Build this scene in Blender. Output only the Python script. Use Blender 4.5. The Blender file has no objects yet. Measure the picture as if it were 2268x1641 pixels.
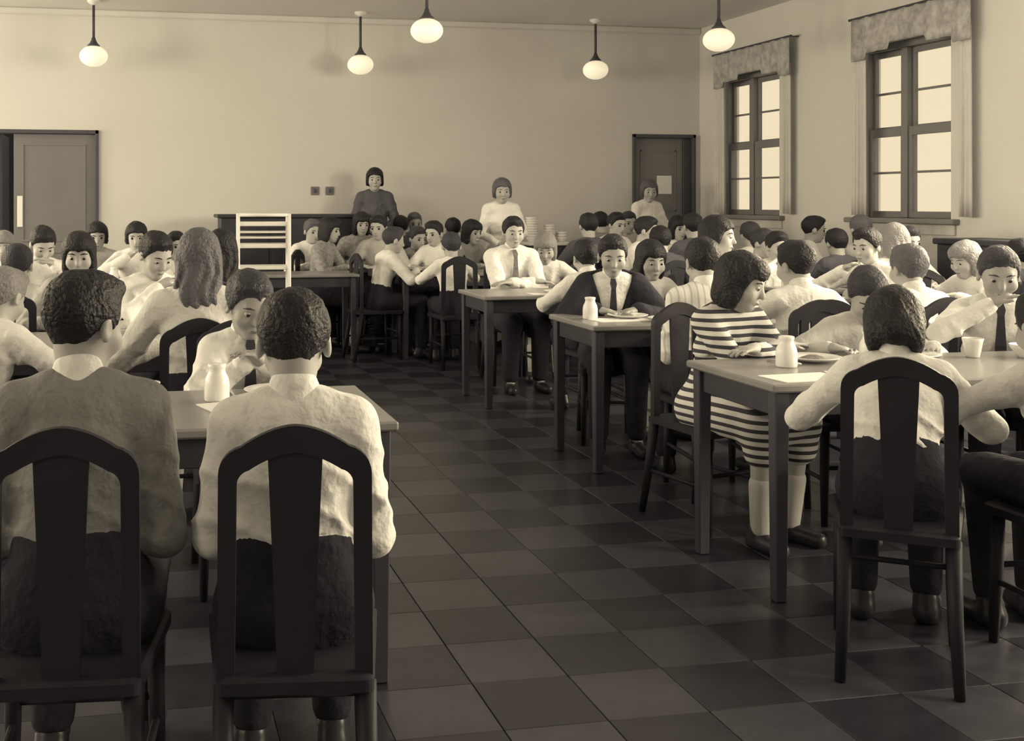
import bpy, bmesh, math, random
import numpy as np
from mathutils import Vector, Matrix

scene = bpy.context.scene
C = scene.collection
random.seed(7)

# ------------------------------------------------------------------ camera
# Room axes: +Y runs down the hall, +X towards the window wall, Z up.
# A view camera with a level, shifted lens, turned 11 degrees to the right.
FPX, PX0, HY, EYE, YAW = 2500.0, 796.0, 449.0, 1.35, math.radians(11.0)
CA, SA = math.cos(YAW), math.sin(YAW)
cam_data = bpy.data.cameras.new('camera')
cam_data.sensor_fit = 'HORIZONTAL'
cam_data.sensor_width = 36.0
cam_data.lens = 36.0 * FPX / 2268.0
cam_data.shift_x = (1134.0 - PX0) / 2268.0
cam_data.shift_y = (HY - 820.5) / 2268.0
cam_data.clip_start = 0.05
cam = bpy.data.objects.new('camera', cam_data)
cam.location = (0, 0, EYE)
cam.rotation_euler = (math.pi / 2, 0, -YAW)
C.objects.link(cam)
scene.camera = cam

# ------------------------------------------------------------------ world, light, exposure
world = bpy.data.worlds.new('overcast_sky')
scene.world = world
world.use_nodes = True
wn = world.node_tree
bg = wn.nodes['Background']
bg.inputs['Color'].default_value = (1.0, 0.84, 0.57, 1)
bg.inputs['Strength'].default_value = 0.78
scene.view_settings.view_transform = 'Standard'
scene.view_settings.look = 'None'
scene.view_settings.gamma = 1.0
scene.view_settings.use_curve_mapping = False
scene.view_settings.exposure = 0.55

def area_light(name, loc, rot, sx, sy, power):
    l = bpy.data.lights.new(name, 'AREA')
    l.shape = 'RECTANGLE'; l.size = sx; l.size_y = sy
    l.energy = power; l.color = (1.0, 0.84, 0.57)
    o = bpy.data.objects.new(name, l)
    o.location = loc; o.rotation_euler = rot
    C.objects.link(o)
    return o

WALL_X, BACK_Y, CEIL_Z = 6.32, 12.0, 3.35
LEFT_X, FRONT_Y = -4.6, -3.2
WIN_Y = [10.95, 8.50, 6.05, 3.60, 1.15]       # centres of the windows along the right wall
WIN_HALF, SILL_Z, HEAD_Z = 0.60, 1.22, 2.74
# daylight at the right-hand windows that the frame leaves out
for wy, e in zip(WIN_Y[2:], (300, 300, 300)):
    area_light('window_daylight', (WALL_X + 0.30, wy, 2.05), (0, math.pi / 2 - .30, 0), 1.35, 1.2, e)
for wy, e in zip(WIN_Y, (190, 190, 170, 90, 60)):  # left-hand lamps, added to brighten and even out the back wall
    area_light('window_daylight', (LEFT_X - 0.30, wy, 2.05), (0, -math.pi / 2 + .30, 0), 1.35, 1.2, e)

# ------------------------------------------------------------------ materials
MATS = {}
def tone(t):
    """grey of a given reflectance; the darkest ones lean a little cool"""
    w = max(0.0, 1 - t / 0.35) ** 2.2
    return (t, min(1, t * (1 + 0.03 * w)), min(1, t * (1 + 0.55 * w)), 1)

def mat(name, t, rough=0.6, var=0.12, scale=6.0, bump=0.0, bscale=40.0, spec=0.4, emit=0.0, coat=0.0):
    if name in MATS:
        return MATS[name]
    m = bpy.data.materials.new(name)
    m.use_nodes = True
    nt = m.node_tree
    b = nt.nodes['Principled BSDF']
    tc = nt.nodes.new('ShaderNodeTexCoord')
    nz = nt.nodes.new('ShaderNodeTexNoise')
    nz.inputs['Scale'].default_value = scale
    nz.inputs['Detail'].default_value = 4
    nt.links.new(tc.outputs['Object'], nz.inputs['Vector'])
    mix = nt.nodes.new('ShaderNodeMixRGB')
    mix.inputs[1].default_value = tone(max(0.004, t * (1 - var)))
    mix.inputs[2].default_value = tone(min(0.95, t * (1 + var)))
    nt.links.new(nz.outputs['Fac'], mix.inputs[0])
    nt.links.new(mix.outputs[0], b.inputs['Base Color'])
    b.inputs['Roughness'].default_value = rough
    b.inputs['Specular IOR Level'].default_value = spec
    if coat:
        b.inputs['Coat Weight'].default_value = coat
        b.inputs['Coat Roughness'].default_value = 0.15
    if bump:
        n2 = nt.nodes.new('ShaderNodeTexNoise')
        n2.inputs['Scale'].default_value = bscale
        n2.inputs['Detail'].default_value = 3
        nt.links.new(tc.outputs['Object'], n2.inputs['Vector'])
        bp = nt.nodes.new('ShaderNodeBump')
        bp.inputs['Strength'].default_value = bump
        bp.inputs['Distance'].default_value = 0.02
        nt.links.new(n2.outputs['Fac'], bp.inputs['Height'])
        nt.links.new(bp.outputs['Normal'], b.inputs['Normal'])
    if emit:
        b.inputs['Emission Color'].default_value = (1.0, 0.84, 0.55, 1)
        b.inputs['Emission Strength'].default_value = emit
    MATS[name] = m
    return m

def stripes(name, t1, t2, freq, axis=2, duty=0.5, angle=0.0):
    m = bpy.data.materials.new(name)
    m.use_nodes = True
    nt = m.node_tree
    b = nt.nodes['Principled BSDF']
    tc = nt.nodes.new('ShaderNodeTexCoord')
    mp = nt.nodes.new('ShaderNodeMapping')
    mp.inputs['Rotation'].default_value = (angle, 0, 0)
    nt.links.new(tc.outputs['Object'], mp.inputs['Vector'])
    sp = nt.nodes.new('ShaderNodeSeparateXYZ')
    nt.links.new(mp.outputs['Vector'], sp.inputs[0])
    ml = nt.nodes.new('ShaderNodeMath'); ml.operation = 'MULTIPLY'; ml.inputs[1].default_value = freq
    nt.links.new(sp.outputs[axis], ml.inputs[0])
    fr = nt.nodes.new('ShaderNodeMath'); fr.operation = 'FRACT'
    nt.links.new(ml.outputs[0], fr.inputs[0])
    gt = nt.nodes.new('ShaderNodeMath'); gt.operation = 'GREATER_THAN'; gt.inputs[1].default_value = duty
    nt.links.new(fr.outputs[0], gt.inputs[0])
    mix = nt.nodes.new('ShaderNodeMixRGB')
    mix.inputs[1].default_value = tone(t1); mix.inputs[2].default_value = tone(t2)
    nt.links.new(gt.outputs[0], mix.inputs[0])
    nt.links.new(mix.outputs[0], b.inputs['Base Color'])
    b.inputs['Roughness'].default_value = 0.85
    MATS[name] = m
    return m

mat('plaster', 0.66, 0.85, 0.05, 1.3, 0.08, 60)
mat('ceiling_paint', 0.74, 0.9, 0.05, 1.0)
mat('door_wood', 0.19, 0.35, 0.12, 3.0, 0.05, 20)
mat('door_frame', 0.07, 0.5, 0.1, 4.0)
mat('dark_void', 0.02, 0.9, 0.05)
mat('window_paint', 0.20, 0.6, 0.1, 5.0)
mat('sill_paint', 0.22, 0.6, 0.1, 5.0)
mat('tile_dark', 0.030, 0.30, 0.35, 14, 0.03, 30, 0.5)
mat('tile_light', 0.062, 0.30, 0.35, 14, 0.03, 30, 0.5)
mat('grout', 0.03, 0.9, 0.1)
mat('table_wood', 0.26, 0.28, 0.15, 8, 0.04, 24, 0.5)
mat('table_dark', 0.042, 0.45, 0.2, 9, 0.05, 24)
mat('leg_wood', 0.062, 0.45, 0.2, 9, 0.05, 24)
mat('chair_wood', 0.022, 0.55, 0.25, 10, 0.05, 30, 0.25)
mat('white_metal', 0.80, 0.4, 0.04, 8)
mat('china', 0.82, 0.22, 0.03, 5)
mat('milk_glass', 0.88, 0.25, 0.03, 5)
mat('paper', 0.80, 0.8, 0.04, 5)
mat('steel', 0.5, 0.3, 0.1, 8)
mat('food', 0.22, 0.7, 0.4, 40, 0.4, 60)
mat('rod_metal', 0.06, 0.5, 0.1)
mat('globe_glass', 0.85, 0.35, 0.02, 4, emit=0.42)
mat('counter_dark', 0.035, 0.5, 0.15, 6)
mat('switch_plate', 0.16, 0.5, 0.1)
mat('valance_cloth', 0.40, 0.9, 0.7, 16, 0.3, 30)
mat('curtain_cloth', 0.60, 0.9, 0.10, 10)
mat('skin', 0.43, 0.55, 0.06, 14)
mat('skin_mid', 0.34, 0.55, 0.08, 14)
mat('lips', 0.17, 0.5, 0.1, 30)
mat('eye_white', 0.40, 0.2, 0.02)
mat('iris', 0.015, 0.2, 0.05)
mat('hair_black', 0.014, 0.55, 0.4, 60, 0.5, 90, 0.35)
mat('hair_brown', 0.04, 0.55, 0.4, 60, 0.5, 90, 0.35)
mat('hair_mid', 0.11, 0.55, 0.35, 60, 0.5, 90, 0.35)
mat('hair_fair', 0.24, 0.55, 0.35, 60, 0.5, 90, 0.35)
mat('cloth_white', 0.84, 0.85, 0.05, 7, 0.6, 22, 0.2)
mat('cloth_cream', 0.68, 0.85, 0.07, 7, 0.6, 22, 0.2)
mat('cloth_pale', 0.45, 0.85, 0.10, 7, 0.6, 22, 0.2)
mat('cloth_grey', 0.26, 0.9, 0.12, 7, 0.6, 22, 0.2)
mat('cloth_dusk', 0.10, 0.9, 0.15, 7, 0.6, 22, 0.2)
mat('cloth_dark', 0.028, 0.9, 0.2, 7, 0.6, 22, 0.2)
mat('cloth_print', 0.30, 0.9, 0.75, 42, 0.6, 22, 0.2)
mat('tie_dark', 0.03, 0.7, 0.3, 30)
mat('tie_print', 0.15, 0.7, 0.8, 60)
mat('leather', 0.03, 0.35, 0.2)
mat('sock_pale', 0.55, 0.9, 0.1)
mat('sock_dark', 0.04, 0.9, 0.1)
stripes('cloth_striped', 0.045, 0.72, 30.0, 2, 0.45)
stripes('skirt_striped', 0.045, 0.55, 26.0, 2, 0.5, 0.5)
stripes('cloth_pinstripe', 0.80, 0.55, 34.0, 0, 0.75)
def glass_mat():
    m = bpy.data.materials.new('window_glass')
    m.use_nodes = True
    nt = m.node_tree
    for n in list(nt.nodes):
        if n.type != 'OUTPUT_MATERIAL':
            nt.nodes.remove(n)
    out = [n for n in nt.nodes if n.type == 'OUTPUT_MATERIAL'][0]
    tr = nt.nodes.new('ShaderNodeBsdfTransparent'); tr.inputs['Color'].default_value = (0.92, 0.92, 0.92, 1)
    gl = nt.nodes.new('ShaderNodeBsdfGlossy'); gl.inputs['Roughness'].default_value = 0.08
    mx = nt.nodes.new('ShaderNodeMixShader'); mx.inputs[0].default_value = 0.05
    nt.links.new(tr.outputs[0], mx.inputs[1]); nt.links.new(gl.outputs[0], mx.inputs[2])
    nt.links.new(mx.outputs[0], out.inputs[0])
    MATS['window_glass'] = m
glass_mat()

# ------------------------------------------------------------------ helpers
def link(name, me, m=None, parent=None, smooth=False):
    o = bpy.data.objects.new(name, me)
    C.objects.link(o)
    if parent is not None:
        o.parent = parent
    if m is not None:
        me.materials.append(MATS[m])
    if smooth:
        me.polygons.foreach_set('use_smooth', [True] * len(me.polygons))
    return o

def bm_obj(name, bm, m, parent=None, smooth=False):
    me = bpy.data.meshes.new(name)
    bm.normal_update()
    bm.to_mesh(me); bm.free()
    return link(name, me, m, parent, smooth)

def tag(o, label=None, cat=None, group=None, kind=None):
    if label: o['label'] = label
    if cat: o['category'] = cat
    if group: o['group'] = group
    if kind: o['kind'] = kind
    return o

def empty(name, loc=(0, 0, 0), rz=0.0):
    o = bpy.data.objects.new(name, None)
    o.empty_display_size = 0.1
    o.location = loc; o.rotation_euler = (0, 0, rz)
    C.objects.link(o)
    return o

def add_box(bm, lo, hi, bev=0.0, taper=None):
    x0, y0, z0 = lo; x1, y1, z1 = hi
    cx, cy, cz = (x0 + x1) / 2, (y0 + y1) / 2, (z0 + z1) / 2
    r = bmesh.ops.create_cube(bm, size=1.0, matrix=Matrix.Translation((cx, cy, cz)) @ Matrix.Diagonal((x1 - x0, y1 - y0, z1 - z0, 1)))
    vs = r['verts']
    if taper:
        for v in vs:
            if v.co.z < cz:
                v.co.x = cx + (v.co.x - cx) * taper
                v.co.y = cy + (v.co.y - cy) * taper
    if bev:
        es = set()
        for v in vs:
            es.update(v.link_edges)
        bmesh.ops.bevel(bm, geom=list(es), offset=bev, segments=1, affect='EDGES', profile=0.5)
    return bm

def box(name, lo, hi, m, parent=None, bev=0.0, taper=None):
    return bm_obj(name, add_box(bmesh.new(), lo, hi, bev, taper), m, parent)

def add_tube(bm, pts, r, n=8, cap=True):
    pts = [Vector(p) for p in pts]
    rs = r if isinstance(r, (list, tuple)) else [r] * len(pts)
    rings = []
    for i, p in enumerate(pts):
        d = (pts[min(i + 1, len(pts) - 1)] - pts[max(i - 1, 0)]).normalized()
        up = Vector((0, 0, 1)) if abs(d.z) < 0.95 else Vector((1, 0, 0))
        a = d.cross(up).normalized(); b = d.cross(a).normalized()
        rings.append([bm.verts.new(p + rs[i] * (math.cos(2 * math.pi * k / n) * a + math.sin(2 * math.pi * k / n) * b)) for k in range(n)])
    for i in range(len(rings) - 1):
        for k in range(n):
            bm.faces.new((rings[i][k], rings[i][(k + 1) % n], rings[i + 1][(k + 1) % n], rings[i + 1][k]))
    if cap:
        bm.faces.new(rings[0][::-1]); bm.faces.new(rings[-1])
    return bm

def add_lathe(bm, prof, n=20, c=(0, 0)):
    rings = []
    for r, z in prof:
        if r < 1e-5:
            rings.append([bm.verts.new((c[0], c[1], z))])
        else:
            rings.append([bm.verts.new((c[0] + r * math.cos(2 * math.pi * k / n), c[1] + r * math.sin(2 * math.pi * k / n), z)) for k in range(n)])
    for a, b in zip(rings[:-1], rings[1:]):
        for k in range(n):
            k2 = (k + 1) % n
            if len(a) == 1 and len(b) == 1: continue
            if len(a) == 1: bm.faces.new((a[0], b[k2], b[k]))
            elif len(b) == 1: bm.faces.new((a[k], a[k2], b[0]))
            else: bm.faces.new((a[k], a[k2], b[k2], b[k]))
    bmesh.ops.recalc_face_normals(bm, faces=bm.faces[:])
    return bm

def add_prism(bm, outline, y0, y1):
    """outline in x,z extruded along y"""
    a = [bm.verts.new((x, y0, z)) for x, z in outline]
    b = [bm.verts.new((x, y1, z)) for x, z in outline]
    n = len(outline)
    bm.faces.new(a); bm.faces.new(b[::-1])
    for i in range(n):
        bm.faces.new((a[i], b[i], b[(i + 1) % n], a[(i + 1) % n]))
    bmesh.ops.recalc_face_normals(bm, faces=bm.faces[:])
    return bm

def copy_tree(o, parent=None):
    c = o.copy(); C.objects.link(c); c.parent = parent
    for ch in o.children:
        copy_tree(ch, c)
    return c

def place(px, s):
    """floor position of something seen at column px where one metre spans s pixels"""
    d = FPX / s
    X = (px - PX0) * d / FPX
    return X * CA + d * SA, -X * SA + d * CA

# ------------------------------------------------------------------ the room
def structure(o):
    o['kind'] = 'structure'
    return o

# floor slab with separate vinyl tiles laid in a chequer
floor = structure(box('floor', (LEFT_X, FRONT_Y, -0.12), (WALL_X, BACK_Y, -0.006), 'grout'))
TS = 0.285
def tile_mesh(m):
    bm = bmesh.new()
    add_box(bm, (-TS / 2 + .0012, -TS / 2 + .0012, -0.008), (TS / 2 - .0012, TS / 2 - .0012, 0.0), 0.0015)
    me = bpy.data.meshes.new('tile'); bm.to_mesh(me); bm.free()
    me.materials.append(MATS[m])
    return me
tm = {0: tile_mesh('tile_dark'), 1: tile_mesh('tile_light')}
cells = []
for i in range(-21, 18):
    for j in range(-22, 32):
        cx, cy = 1.2 + (i + .5) * TS, 3.05 + (j + .5) * TS
        if cx - TS / 2 < LEFT_X or cx + TS / 2 > WALL_X or cy + TS / 2 > BACK_Y or cy - TS / 2 < FRONT_Y: continue
        X, d = cx * CA - cy * SA, cx * SA + cy * CA
        inview = False
        if d > 1:
            u, v = PX0 + FPX * X / d, HY + FPX * EYE / d
            inview = -60 < u < 2330 and v < 1720
        hidden = (cx < 0.55 and cy < 6) or (cx > 2.5)
        cells.append(((0 if inview and not hidden else (50 if inview else 100)) + d, cx, cy, (i + j) % 2))
cells.sort()
for _, cx, cy, k in cells[:300]:
    o = bpy.data.objects.new('floor_tile', tm[k]); C.objects.link(o)
    o.location = (cx, cy, 0); o.parent = floor
for k, nm in ((0, 'tile_dark'), (1, 'tile_light')):
    vs, fs = [], []
    for _, cx, cy, kk in cells[300:]:
        if kk != k: continue
        b0 = len(vs); h = TS / 2 - .0012
        vs += [(cx - h, cy - h, 0), (cx + h, cy - h, 0), (cx + h, cy + h, 0), (cx - h, cy + h, 0),
               (cx - h, cy - h, -.008), (cx + h, cy - h, -.008), (cx + h, cy + h, -.008), (cx - h, cy + h, -.008)]
        fs += [tuple(b0 + q for q in f) for f in ((0, 1, 2, 3), (4, 5, 1, 0), (5, 6, 2, 1), (6, 7, 3, 2), (7, 4, 0, 3))]
    me = bpy.data.meshes.new('floor_tiles_beyond'); me.from_pydata(vs, [], fs)
    o = link('floor_tiles_beyond', me, nm, floor); o['kind'] = 'stuff'

structure(box('ceiling', (LEFT_X, FRONT_Y, CEIL_Z), (WALL_X + .25, BACK_Y + .15, CEIL_Z + 0.12), 'ceiling_paint'))

# back wall with two door openings
LD0, LD1, LDZ = -1.72, -0.42, 2.10
RD0, RD1, RDZ = 5.49, 6.26, 2.13
bm = bmesh.new()
for lo, hi in (((LEFT_X, -0.12), (LD0, CEIL_Z)), ((LD0, LDZ), (LD1, CEIL_Z)), ((LD1, -0.12), (RD0, CEIL_Z)),
               ((RD0, RDZ), (RD1, CEIL_Z)), ((RD1, -0.12), (WALL_X + .25, CEIL_Z))):
    add_box(bm, (lo[0], BACK_Y, lo[1]), (hi[0], BACK_Y + 0.15, hi[1]))
structure(bm_obj('wall_back', bm, 'plaster'))
structure(box('trim_1', (LEFT_X, BACK_Y - 0.04, CEIL_Z - 0.07), (WALL_X, BACK_Y - .001, CEIL_Z - .001), 'plaster', bev=0.012))
bm = bmesh.new()
for a, b in ((LEFT_X, LD0 - .1), (LD1 + .1, RD0 - .09)):
    add_box(bm, (a, BACK_Y - 0.02, 0.001), (b, BACK_Y - .001, 0.13), 0.004)
structure(bm_obj('baseboard_back', bm, 'door_frame'))
structure(box('baseboard_right', (WALL_X - .02, FRONT_Y, 0.001), (WALL_X - .001, BACK_Y - .03, 0.13), 'door_frame', bev=.004))

# right wall pierced by the row of windows
bm = bmesh.new()
WT = 0.24
edges = [FRONT_Y] + sorted(sum(([y - WIN_HALF, y + WIN_HALF] for y in WIN_Y), [])) + [BACK_Y]
for k in range(0, len(edges), 2):
    add_box(bm, (WALL_X, edges[k], -0.12), (WALL_X + WT, edges[k + 1], CEIL_Z))
for y in WIN_Y:
    add_box(bm, (WALL_X, y - WIN_HALF, -0.12), (WALL_X + WT, y + WIN_HALF, SILL_Z))
    add_box(bm, (WALL_X, y - WIN_HALF, HEAD_Z), (WALL_X + WT, y + WIN_HALF, CEIL_Z))
structure(bm_obj('wall_right', bm, 'plaster'))
bm = bmesh.new()
for k in range(0, len(edges), 2):
    add_box(bm, (LEFT_X - WT, edges[k], -0.12), (LEFT_X, edges[k + 1], CEIL_Z))
for y in WIN_Y:
    add_box(bm, (LEFT_X - WT, y - WIN_HALF, -0.12), (LEFT_X, y + WIN_HALF, SILL_Z))
    add_box(bm, (LEFT_X - WT, y - WIN_HALF, HEAD_Z), (LEFT_X, y + WIN_HALF, CEIL_Z))
structure(bm_obj('wall_left', bm, 'plaster'))
structure(box('wall_front', (LEFT_X - WT, FRONT_Y - .15, -.12), (WALL_X + WT, FRONT_Y, CEIL_Z + .1), 'plaster'))

# doors
def door(n, x0, x1, z1, loc_y, label=None):
    root = structure(empty('door_%d' % n, ((x0 + x1) / 2, loc_y, 0)))
    w = (x1 - x0) / 2
    for sx in (-1, 1):
        a, b = sorted((sx * w, sx * (w - 0.035)))
        box('door_jamb', (a, -.03, 0), (b, .15, z1), 'door_frame', root, .004)
    box('door_head', (-w, -.03, z1 - .04), (w, .15, z1), 'door_frame', root, .004)
    return root, w
dr, w = door(1, LD0, LD1, LDZ, BACK_Y)
leaf = box('door_leaf', (-w + .45, .035, .008), (w - .036, .075, LDZ - .042), 'door_wood', dr, .003)
bm = bmesh.new()
for a, b, c, d in ((-w + .53, w - .13, .95, LDZ - .14), (-w + .53, w - .13, .15, .85)):
    for lo, hi in (((a, c), (b, c + .02)), ((a, d - .02), (b, d)), ((a, c + .02), (a + .02, d - .02)), ((b - .02, c + .02), (b, d - .02))):
        add_box(bm, (lo[0], .027, lo[1]), (hi[0], .036, hi[1]), .002)
bm_obj('panel_moulding', bm, 'door_wood', leaf)
box('push_plate', (-w + .485, .020, 1.10), (-w + .54, .036, 1.42), 'white_metal', leaf, .004)
other = box('door_leaf', (-.02, -.62, .008), (.02, 0.0, LDZ - .042), 'door_frame', dr, .003)
other.location = (-w + .30, .80, 0)
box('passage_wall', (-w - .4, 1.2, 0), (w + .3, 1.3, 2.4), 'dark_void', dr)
structure(dr)
dr2, w2 = door(2, RD0, RD1, RDZ, BACK_Y)
leaf2 = box('door_leaf', (-w2 + .04, .05, .008), (w2 - .13, .09, RDZ - .042), 'door_wood', dr2, .003)
box('door_stop', (w2 - .128, .03, .0), (w2 - .036, .15, RDZ - .042), 'door_frame', dr2, .003)
box('notice_card', (-.06, .040, 1.45), (.12, .052, 1.66), 'paper', leaf2, .002)  # pale flat card standing in for the door's glass
bm = bmesh.new()
for c, d in ((1.25, 1.95), (.15, 1.1)):
    a, b = -w2 + .12, w2 - .21
    for lo, hi in (((a, c), (b, c + .015)), ((a, d - .015), (b, d)), ((a, c), (a + .015, d)), ((b - .015, c), (b, d))):
        add_box(bm, (lo[0], .044, lo[1]), (hi[0], .051, hi[1]), .001)
bm_obj('panel_moulding', bm, 'door_wood', leaf2)
bm = bmesh.new(); add_lathe(bm, [(0, 0), (.012, 0), (.012, .03), (.028, .035), (.03, .05), (.02, .065), (0, .068)], 12)
k = bm_obj('door_knob', bm, 'steel', leaf2, True); k.rotation_euler = (math.pi / 2, 0, 0); k.location = (-w2 + .1, .049, 1.0)

# windows: paired double-hung sashes set in the depth of the wall
def window(n, wy):
    root = structure(empty('window_%d' % n, (WALL_X, wy, 0)))
    gx = 0.13
    W, MU = WIN_HALF, .075
    bm = bmesh.new()
    for s in (-1, 1):
        a, b = sorted((s * W, s * (W - .045)))
        add_box(bm, (gx - .05, a, SILL_Z), (gx + .06, b, HEAD_Z), .004)
    add_box(bm, (gx - .05, -W + .045, HEAD_Z - .06), (gx + .06, W - .045, HEAD_Z), .004)
    bm_obj('window_frame', bm, 'window_paint', root)
    box('mullion', (gx - .05, MU - .038, SILL_Z), (gx + .06, MU + .038, HEAD_Z - .06), 'window_paint', root, .006)
    box('window_sill', (-.07, -W - .10, SILL_Z - .045), (gx + .06, W + .10, SILL_Z), 'sill_paint', root, .008)
    box('window_apron', (-.02, -W - .06, SILL_Z - .13), (-.001, W + .06, SILL_Z - .046), 'curtain_cloth', root, .004)
    mid = 1.97
    for s in (-1, 1):
        y0, y1 = sorted((MU + s * .039, s * (W - .046)))
        for up in (0, 1):
            z0, z1 = (mid - .03, HEAD_Z - .062) if up else (SILL_Z + .002, mid + .03)
            ox = gx + (.025 if up else -.012)
            bm = bmesh.new()
            st = .03
            add_box(bm, (ox - .016, y0, z0), (ox + .016, y0 + st, z1), .003)
            add_box(bm, (ox - .016, y1 - st, z0), (ox + .016, y1, z1), .003)
            add_box(bm, (ox - .016, y0 + st, z0), (ox + .016, y1 - st, z0 + (.075 if up else .055)), .003)
            add_box(bm, (ox - .016, y0 + st, z1 - (.05 if up else .075)), (ox + .016, y1 - st, z1), .003)
            zm = (z0 + z1) / 2
            add_box(bm, (ox - .010, y0 + st, zm - .010), (ox + .010, y1 - st, zm + .010), .002)
            sash = bm_obj('sash', bm, 'window_paint', root)
            for q0, q1 in ((z0 + (.075 if up else .055), zm - .010), (zm + .010, z1 - (.05 if up else .075))):
                box('pane', (ox - .002, y0 + st, q0), (ox + .002, y1 - st, q1), 'window_glass', sash)
    return root
for n, wy in enumerate(WIN_Y):
    window(n + 1, wy)
for n, wy in enumerate(WIN_Y):
    o = window(n + 6, wy); o.location.x = LEFT_X; o.rotation_euler[2] = math.pi  # left-hand windows, unseen, added to go with the left lamps

def ripple_cloth(name, y0, y1, zt, zb_fn, m, depth, amp, waves, x):
    """a gathered cloth hung along the window wall"""
    bm = bmesh.new()
    N, R = 72, 8
    front, back = [], []
    for i in range(N + 1):
        t = i / N
        y = y0 + (y1 - y0) * t
        fo = amp * math.sin(2 * math.pi * waves * t) + .4 * amp * math.sin(2 * math.pi * waves * 2.3 * t + 1)
        zb = zb_fn(t)
        front.append([bm.verts.new((x - depth + fo * (.35 + .65 * r / R), y, zt + (zb - zt) * r / R)) for r in range(R + 1)])
        back.append([bm.verts.new((x - depth + .006 + fo * (.35 + .65 * r / R), y, zt + (zb - zt) * r / R)) for r in range(R + 1)])
    for i in range(N):
        for r in range(R):
            bm.faces.new((front[i][r], front[i][r + 1], front[i + 1][r + 1], front[i + 1][r]))
            bm.faces.new((back[i][r], back[i + 1][r], back[i + 1][r + 1], back[i][r + 1]))
        bm.faces.new((front[i][0], front[i + 1][0], back[i + 1][0], back[i][0]))
        bm.faces.new((front[i][R], back[i][R], back[i + 1][R], front[i + 1][R]))
    for e in (0, N):
        for r in range(R):
            bm.faces.new((front[e][r], front[e][r + 1], back[e][r + 1], back[e][r]))
    bmesh.ops.recalc_face_normals(bm, faces=bm.faces[:])
    return bm_obj(name, bm, m, None, True)
VAL = ['far corner window', 'nearer window']
for n, wy in enumerate(WIN_Y[:2]):
    def zb(t):
        u = abs(2 * t - 1)
        return 2.71 if u < .28 else (2.655 if u < .72 else 2.60)
    o = ripple_cloth('valance', wy - .94, wy + .52, 2.97, zb, 'valance_cloth', .11, .013, 9, WALL_X)
    tag(o, 'mottled grey stepped valance above the ' + VAL[n], 'valance', 'window valances')
    bm = bmesh.new()
    add_tube(bm, [(-.105, wy - .98, 2.975), (-.105, wy + .56, 2.975)], .011, 8)
    for s in (-.94, .52):
        add_tube(bm, [(-.105, wy + s, 2.975), (0, wy + s, 2.975)], .007, 6)
    bm.transform(Matrix.Translation((WALL_X, 0, 0)))
    r_ = bm_obj('curtain_rod', bm, 'rod_metal')
    tag(r_, 'thin dark rod carrying the valance of the ' + VAL[n], 'curtain rod', 'curtain rods')
    for side, (a, b) in enumerate(((wy + .36, wy + .54), (wy - .92, wy - .80))):
        o = ripple_cloth('curtain', a, b, 2.72, lambda t: SILL_Z + .02, 'curtain_cloth', .085, .016, 3 if side == 0 else 2, WALL_X)
        tag(o, 'pale narrow side curtain at the %s edge of the %s' % (('far', 'near')[side], VAL[n]), 'curtain', 'window curtains')

# pendant globe lamps
def lamp(x, y, where):
    root = empty('pendant_lamp', (x, y, CEIL_Z))
    bm = bmesh.new(); add_lathe(bm, [(0, 0), (.065, 0), (.06, -.02), (.03, -.04), (.012, -.05), (0, -.05)], 16)
    bm_obj('ceiling_canopy', bm, 'white_metal', root, True)
    bm = bmesh.new(); add_tube(bm, [(0, 0, -.045), (0, 0, -.40)], .014, 10)
    bm_obj('rod', bm, 'rod_metal', root, True)
    bm = bmesh.new(); add_lathe(bm, [(0, -.37), (.018, -.37), (.022, -.39), (.04, -.425), (.062, -.445), (.06, -.455), (0, -.455)], 16)
    bm_obj('fitter_cap', bm, 'rod_metal', root, True)
    bm = bmesh.new()
    prof = [(0.052, -.450)]
    for k in range(1, 14):
        a = math.pi * (0.5 - k / 14.0 * 0.98) + .28 * (1 - k / 14)
        prof.append((0.138 * math.cos(a), -.552 + .104 * math.sin(a)))
    prof = [p for p in prof if p[0] >= 0] + [(0, -.656)]
    add_lathe(bm, prof, 24)
    bm_obj('glass_globe', bm, 'globe_glass', root, True)
    tag(root, 'white globe pendant lamp ' + where, 'lamp', 'pendant globe lamps')
lamp(-.45, 11.45, 'high at far left, above the double door')
lamp(2.27, 11.62, 'near the back wall, above the standing person in dark')
lamp(4.88, 11.60, 'near the back wall, left of the corner door')
lamp(2.37, 9.22, 'nearest and highest, middle of the hall')
lamp(5.05, 9.24, 'hanging nearest to the windows')

# switch plates on the back wall
for x, z, nm in ((1.845, 1.478, 'left'), (2.005, 1.478, 'right')):
    root = empty('wall_switch', (x, BACK_Y, z))
    box('switch_plate', (-.045, -.012, -.045), (.045, -.001, .045), 'switch_plate', root, .004)
    box('switch_toggle', (-.012, -.024, -.02), (.012, -.011, .02), 'rod_metal', root, .003)
    tag(root, 'small square wall switch plate, %s of the pair on the back wall' % nm, 'switch', 'wall switches')

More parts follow.
